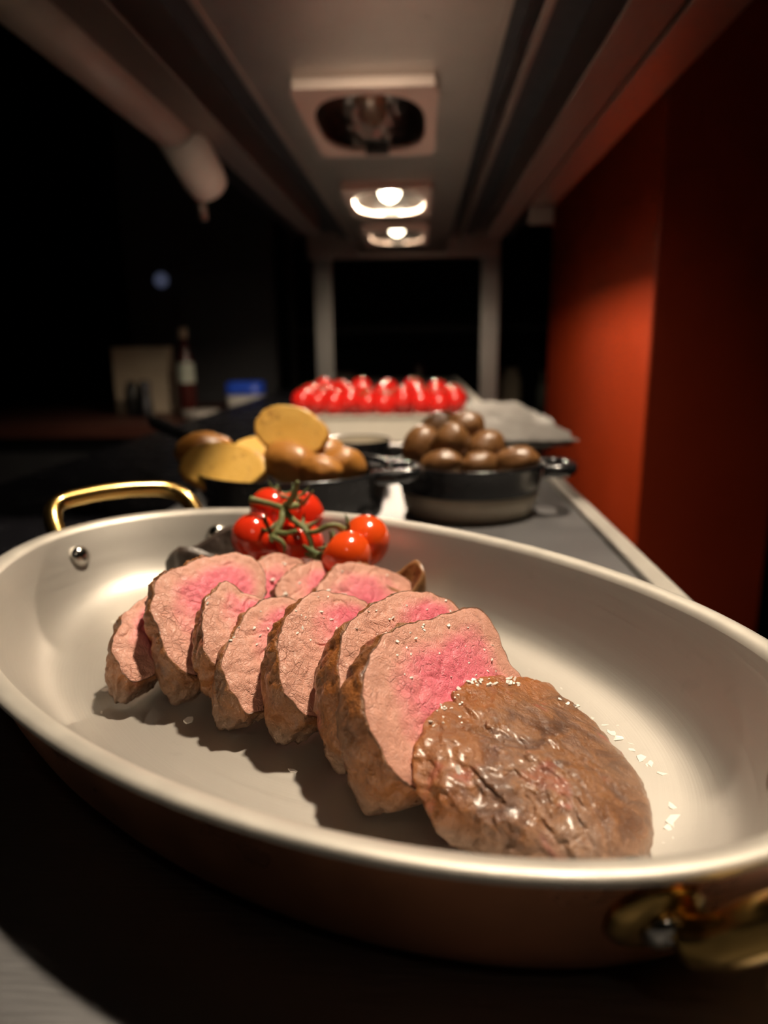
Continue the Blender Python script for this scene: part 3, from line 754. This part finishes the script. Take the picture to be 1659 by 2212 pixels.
# ------------------------------------------------------------------ potatoes and dishes behind
def potato_geo(c, ax, rx, ry, rz, cutn=None, cutd=.15, seed=0, n=36, m=22):
    """potato with long axis ax; optional flat cut whose normal is cutn"""
    ax = Vector(ax).normalized(); up = Vector(cutn if cutn else (0, 0, 1)).normalized(); s = ax.cross(up).normalized(); up = s.cross(ax)
    R, cut = [], []
    for i in range(m+1):
        a = -PI/2+PI*i/m; ring = []
        for j in range(n):
            b = 2*PI*j/n; x, y, z = math.sin(a), math.cos(a)*math.cos(b), math.cos(a)*math.sin(b)
            rr = max(math.cos(a), .02)
            y, z = rr*math.cos(b), rr*math.sin(b)
            k = 1+.09*nz((x*1.2, y*1.2, z*1.2), 1.0, seed)+.04*nz((x, y, z), 2.5, seed+4)
            fl = 0
            if cutn is not None and z*k > cutd: z = cutd/k+.03*(1-rr); fl = 1
            ring.append(Vector(c)+(ax*x*rx+s*y*ry+up*z*rz)*k); cut.append(fl)
        R.append(ring)
    v, f = loft(R); return v, f, cut
def potato(c, ax, r, mat, label, cutn=None, cutd=.15, group=None, seed=0):
    v, f, cut = potato_geo(c, ax, r[0], r[1], r[2], cutn, cutd, seed)
    o = put('roast_potato', v, f, MT[mat], attrs=dict(cut=[float(x) for x in cut])); return tag(o, label, 'potato', group)
# black skillet with potato halves
k0 = at_z(585, 1045, .045); SK = Vector((k0.x+.004, k0.y+.071, 0)); SR_ = .075
sk = thing('black_skillet', SK, 'small black skillet with long handle holding golden potato halves', 'skillet')
prof = [(.05, 0), (.060, .001), (.066, .010), (.071, .030), (.0745, .043), (.0752, .045), (.0745, .046), (.072, .0445), (.068, .030), (.062, .010), (.05, .006), (.001, .006)]
v, f = lathe(prof, SK, 64); put('skillet_body', v, f, MT['black_iron'], sk)
h0 = SK+Vector((-.055, .047, .042)); h1 = at_y(330, 911, .80)
d = (h1-h0); v, f = tube([h0-d*.02, h0+d*.15, h0+d*.6, h0+d*.93, h0+d], [.008, .0055, .006, .0075, .006], 12, 3); put('handle', v, f, MT['black_iron'], sk)
v, f = dome(h1+Vector((.0, -.003, .004)), (0, -1, .5), .005, .003); put('handle_ring', v, f, MT['rivet'], sk)
v, f = tube([SK+Vector((.060, -.030, .041)), SK+Vector((.078, -.030, .042)), SK+Vector((.090, -.026, .043)), SK+Vector((.094, -.012, .043)), SK+Vector((.088, .002, .043)), SK+Vector((.070, .006, .042))], .0055, 10, 5); put('pour_ear', v, f, MT['black_iron'], sk)
g = 'potatoes in the black skillet'
def pp(x, y, Y): return at_y(x, y, Y)
potato(pp(486, 1012, .50), (1, -.05, -.05), (.0325, .020, .017), 'potato', 'long golden potato half, cut face up, at the front of the skillet', (.02, -.75, .66), .3, g, 1)
potato(pp(630, 932, .535), (.95, 0, -.28), (.0285, .020, .017), 'potato', 'golden potato half perched on top of the pile in the skillet', (.1, -.92, .38), .25, g, 2)
potato(pp(628, 1002, .505), (.75, -.3, -.35), (.0225, .0165, .0165), 'potato', 'rounded browned potato beneath the perched half in the skillet', None, 0, g, 3)
potato(pp(440, 975, .555), (1, .2, .05), (.023, .018, .016), 'potato', 'dark skinned potato behind the long golden half in the skillet', None, 0, g, 4)
potato(pp(552, 985, .555), (.9, .3, .1), (.022, .018, .017), 'potato', 'yellow potato wedged between the long half and the rounded one', (-.2, -.6, .75), .3, g, 5)
potato(pp(738, 1008, .515), (.9, .2, .1), (.0185, .015, .0145), 'potato', 'glistening browned potato at the ear side of the skillet', None, 0, g, 6)
potato(pp(690, 1018, .495), (.9, -.2, -.1), (.017, .013, .012), 'potato', 'small oily potato low between two browned ones in the skillet', None, 0, g, 7)
potato(pp(700, 985, .555), (.8, .4, .1), (.019, .016, .015), 'potato', 'browned potato tucked behind the perched half in the skillet', None, 0, g, 8)
# black pot
k0 = at_z(1022, 1133, 0); PT = Vector((k0.x, k0.y+.052, 0))
pt = thing('black_pot', PT, 'round black eared pot with pale foot heaped with brown potatoes', 'pot')
v, f = lathe([(.045, 0), (.052, .0005), (.0545, .010), (.0565, .019)], PT, 64); put('pot_foot', v, f, MT['pot_foot'], pt)
v, f = lathe([(.0565, .0192), (.0585, .028), (.060, .039), (.0612, .041), (.0605, .042), (.058, .0405), (.055, .020), (.05, .012), (.001, .012)], PT, 64, cap0=False); put('pot_wall', v, f, MT['black_iron'], pt)
for s in (-1, 1):
    v, f = tube([PT+Vector((s*.057, -.020, .036)), PT+Vector((s*.071, -.022, .036)), PT+Vector((s*.080, -.012, .036)), PT+Vector((s*.081, .006, .036)), PT+Vector((s*.073, .016, .036)), PT+Vector((s*.057, .014, .036))], .0055, 10, 5); put('ear_handle', v, f, MT['black_iron'], pt)
g = 'potatoes in the black pot'
potato(pp(908, 968, .575), (.3, .2, .95), (.0195, .0155, .015), 'potato_brown', 'brown potato at the skillet side of the black pot', None, 0, g, 11)
potato(pp(972, 962, .56), (.35, 0, .9), (.0185, .0155, .015), 'potato_brown', 'upright brown potato in the middle of the black pot', None, 0, g, 12)
potato(pp(1005, 925, .585), (.9, 0, .3), (.0165, .014, .014), 'potato_brown', 'shiny brown potato on top of the heap in the black pot', None, 0, g, 13)
potato(pp(1046, 972, .57), (.7, .3, .6), (.0185, .0155, .015), 'potato_brown', 'round brown potato beside the upright one in the black pot', None, 0, g, 14)
potato(pp(1115, 998, .555), (.95, 0, .15), (.0185, .0145, .0125), 'potato_brown', 'lighter brown potato lying by the wall side rim of the pot', None, 0, g, 15)
potato(pp(955, 1003, .545), (.95, 0, .1), (.017, .012, .0115), 'potato_brown', 'low brown potato under the upright one in the black pot', None, 0, g, 16)
potato(pp(950, 925, .61), (.9, .3, .35), (.018, .014, .014), 'potato_brown', 'brown potato at the back of the heap in the black pot', None, 0, g, 17)
potato(pp(1035, 1005, .555), (.95, .1, 0), (.0165, .012, .0115), 'potato_brown', 'low brown potato near the front rim of the black pot', None, 0, g, 18)
# small black dish between them
k0 = at_y(770, 960, .72); DS = Vector((k0.x, .72, 0))
ds = thing('small_dish', DS, 'small round black dish with cream inside behind the skillet', 'dish')
v, f = lathe([(.026, 0), (.031, .001), (.0335, .020), (.035, .040), (.0345, .041), (.0332, .040)], DS, 48, cap1=False); put('dish_wall', v, f, MT['black_iron'], ds)
v, f = lathe([(.0331, .0398), (.0315, .022), (.029, .008), (.001, .007)], DS, 48, cap0=False); put('dish_inside', v, f, MT['dish_inner'], ds)
# big steel tray with paper
def tray_geo(x0, x1, y0, y1, z0, z1, t, lip, inset):
    def rr(dx, z, r=.02, n=8):
        out = []
        for cx, cy, a0 in ((x1-r+dx, y1-r+dx, 0), (x0+r-dx, y1-r+dx, 90), (x0+r-dx, y0+r-dx, 180), (x1-r+dx, y0+r-dx, 270)):
            for k in range(n): a = math.radians(a0+90*k/(n-1)); out.append((cx+r*math.cos(a), cy+r*math.sin(a), z))
        return out
    return loft([rr(-inset-.01, z0), rr(-inset, z0+.002), rr(0, z1-.002), rr(lip, z1-.002), rr(lip, z1), rr(-t, z1), rr(-inset-t, z0+t+.002), rr(-inset-.03, z0+t)])
bt = thing('steel_tray', (-.025, 1.05, 0), 'wide steel tray under the tomato tin with crumpled white paper', 'tray')
v, f = tray_geo(-.195, .158, .79, 1.33, 0, .026, .002, .012, .025); put('tray_body', v, f, MT['tray_steel'], bt, smooth=False)
V2 = []; nx, ny = 22, 60
for j in range(ny+1):
    for i in range(nx+1):
        x = .074+i/nx*.100; y = .782+j/ny*.54
        z = .0295+.0035*nz((x, y, 0), 30, 3)+.002*nz((x, y, 0), 80, 5)
        e = max(0, (i/nx-.86)/.14); z += .012*max(0, nz((x, y, 0), 14, 9))*e
        V2.append((x+.004*nz((x, y, 0), 40, 1), y+.004*nz((x, y, 0), 40, 7), z))
F2 = [(j*(nx+1)+i, j*(nx+1)+i+1, (j+1)*(nx+1)+i+1, (j+1)*(nx+1)+i) for j in range(ny) for i in range(nx)]
nv = len(V2); V2 += [(p[0], p[1], p[2]-.0008) for p in V2]; F2 += [tuple(nv+q for q in reversed(fc)) for fc in F2]
pp_ = put('paper_sheet', V2, F2, MT['foil']); tag(pp_, 'crumpled white paper sheet covering the wide steel tray', 'paper')
# white tin of tomatoes
tt = thing('white_tin', (-.062, 1.06, .0045), 'white enamel tin filled with red tomatoes', 'tin')
v, f = tray_geo(-.185, .066, .945, 1.20, .0045, .043, .002, .004, .010); put('tin_body', v, f, MT['white_enamel'], tt, smooth=False)
v, f = tomato_geo((0, 0, 0), 1, (0, 0, 1), 20, 14, .92, .05)
tome = bpy.data.meshes.new('tin_tomato'); tome.from_pydata(v, [], f); tome.materials.append(MT['tomato_far'])
for p in tome.polygons: p.use_smooth = True
cv, cf = calyx_geo((0, 0, .76), (0, 0, 1), .55, 5, .3, .35)
cme = bpy.data.meshes.new('calyx'); cme.from_pydata(cv, [], cf); cme.materials.append(MT['calyx'])
tl = [(660,862),(700,868),(740,860),(785,862),(835,858),(880,864),(925,860),(965,862),(990,862)]
spots = []
for k, x in enumerate((655,688,722,757,795,833,872,910,950,985)): spots.append((x, 864+(k % 3)*3, .972+.004*(k % 2), .0165+.001*(k % 3)))
for k, x in enumerate((672,703,745,783,826,868,905,945,978)): spots.append((x, 852+(k % 2)*4, 1.012, .0165))
for k, x in enumerate((698,735,780,838,893,945)): spots.append((x, 838+(k % 2)*5, 1.045, .0165))
for r_ in range(4):
    for k in range(7):
        q = Vector((-.165+.035*k+.008*(r_ % 2), 1.078+.031*r_, .042+.006*((k+r_) % 2))); spots.append((q, None, None, .0165))
for k, (x, y, Y, r) in enumerate(spots):
    p = at_y(x, y, Y) if Y else x
    p.z = max(p.z, .030)
    o = bpy.data.objects.new('tin_tomato', tome); COL.objects.link(o); o.location = p; o.scale = (r,)*3
    o.rotation_euler = (random.gauss(.2, .5), random.gauss(0, .5), random.uniform(0, 6))
    c = bpy.data.objects.new('calyx', cme); COL.objects.link(c); c.parent = o
    tag(o, 'red tomato in the row against the front wall of the white tin' if k < 10 else 'red tomato heaped behind the front row in the white tin', 'tomato', 'tomatoes in the white tin')

# ------------------------------------------------------------------ far kitchen
BZ = -.10
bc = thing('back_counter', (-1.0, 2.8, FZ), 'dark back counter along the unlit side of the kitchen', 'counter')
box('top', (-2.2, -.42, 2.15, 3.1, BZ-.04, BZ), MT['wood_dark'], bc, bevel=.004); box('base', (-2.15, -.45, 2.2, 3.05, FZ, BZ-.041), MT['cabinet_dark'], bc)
def bpos(px, Y): p = at_y(px, 880, Y); return Vector((p.x, Y, BZ))
p = bpos(312, 2.55); wpx = 2.55/F
box('board_box', (p.x-62*wpx, p.x+62*wpx, 2.55, 2.60, BZ, BZ+.235), MT['card'], bevel=.003); tag(bpy.data.objects['board_box'], 'cream upright board on the dark back counter', 'board')
p = bpos(316, 2.4); v, f = lathe([(.022, 0), (.024, .002), (.022, .05), (.017, .08), (.021, .10), (.02, .118), (.006, .125)], p, 24); m1 = put('pepper_mill', v, f, MT['dark_steel']); tag(m1, 'small grey mill standing before the cream board', 'mill')
p = bpos(288, 2.43); v, f = lathe([(.022, 0), (.024, .002), (.024, .09), (.015, .11), (.012, .12)], p, 24); m1 = put('black_canister', v, f, MT['mill_black']); tag(m1, 'black canister standing before the cream board', 'canister')
p = bpos(407, 2.5); sb = thing('sauce_bottle', p, 'dark sauce bottle with pale label beside the cream board', 'bottle')
v, f = lathe([(.028, 0), (.030, .004), (.030, .15), (.026, .19), (.014, .225), (.012, .27)], p, 28); put('glass', v, f, MT['bottle_glass'], sb)
v, f = lathe([(.0305, .11), (.0305, .165), (.029, .18)], p, 28, cap0=False, cap1=False); put('paper_label', v, f, MT['label_white'], sb)
v, f = lathe([(.0125, .262), (.0145, .264), (.0145, .295), (.012, .297)], p, 20); put('cap', v, f, MT['card'], sb)
p = bpos(433, 2.35); v, f = lathe([(.05, 0), (.062, .004), (.063, .024), (.058, .027)], p, 32); tag(put('plate_stack', v, f, MT['paper_plate']), 'low stack of pale plates beside the sauce bottle', 'plates')
p = bpos(533, 2.4); tb = thing('storage_tub', p, 'frosted tub with bright blue lid on the back counter', 'tub')
def sq(c, prof):
    R = []
    for w, z in prof: R.append([(c[0]+w*x, c[1]+w*y, c[2]+z) for x, y in sell(1, 1, 32, 5)])
    return loft(R)
v, f = sq(p, [(.050, 0), (.053, .003), (.058, .075)]); put('tub_body', v, f, MT['tub'], tb)
v, f = sq(p, [(.060, .0755), (.061, .080), (.058, .115), (.05, .118)]); put('lid', v, f, MT['blue_lid'], tb)
p = at_y(348, 605, 3.0); v, f = dome(p, (0, -1, 0), .03, .012); tag(put('indicator_light', v, f, MT['dim_led']), 'small round bluish indicator light high on the dark cabinet', 'light')
# tall dark duct with the indicator
x0, x1 = at_y(255, 400, 3.02).x, at_y(420, 400, 3.02).x
box('tall_cabinet', (x0, x1+.3, 3.012, 3.09, BZ, 1.35), MT['cabinet_dark'], bevel=.003); tag(bpy.data.objects['tall_cabinet'], 'tall dark metal cabinet behind the cream board', 'cabinet')
# far shelf between the posts
fs = thing('far_shelf', (.2, 4.0, FZ), 'dark shelving at the far end of the kitchen', 'shelf')
box('board', (-.66, 1.0, 3.85, 4.2, -.25, -.22), MT['cabinet_dark'], fs, bevel=.003); box('board', (-.66, 1.0, 3.85, 4.2, .2, .22), MT['cabinet_dark'], fs, bevel=.003)
for x in (-.69, 1.0): box('upright', (x, x+.03, 3.85, 4.2, FZ, .7), MT['cabinet_dark'], fs)
def far(px, kind, label, mat, r, h, Y=3.95, z=-.22):
    q = at_y(px, 800, Y); q.z = z
    pr = {'pot': [(r*.9, 0), (r, h*.05), (r, h), (r*.95, h)], 'jug': [(r*.8, 0), (r, h*.2), (r*.9, h*.7), (r*.6, h*.9), (r*.65, h)], 'bottle': [(r, 0), (r, h*.55), (r*.4, h*.75), (r*.4, h), (r*.3, h)]}[kind]
    v, f = lathe(pr, q, 24); return tag(put({'pot': 'metal_pot', 'jug': 'jug', 'bottle': 'bottle'}[kind], v, f, mat), label, kind)
far(735, 'pot', 'pale round container on the far shelf behind the post', MT['paper_plate'], .075, .20, 3.9)
far(905, 'jug', 'dim jug on the far shelf between the posts', MT['bottle_glass'], .06, .25)
far(960, 'pot', 'low grey pot on the far shelf between the posts', MT['cabinet_dark'], .08, .10)
far(1105, 'jug', 'brown jug on the far shelf near the red wall', MT['card'], .06, .22)
far(1172, 'bottle', 'slim pale bottle on the far shelf near the red wall', MT['label_white'], .025, .20)
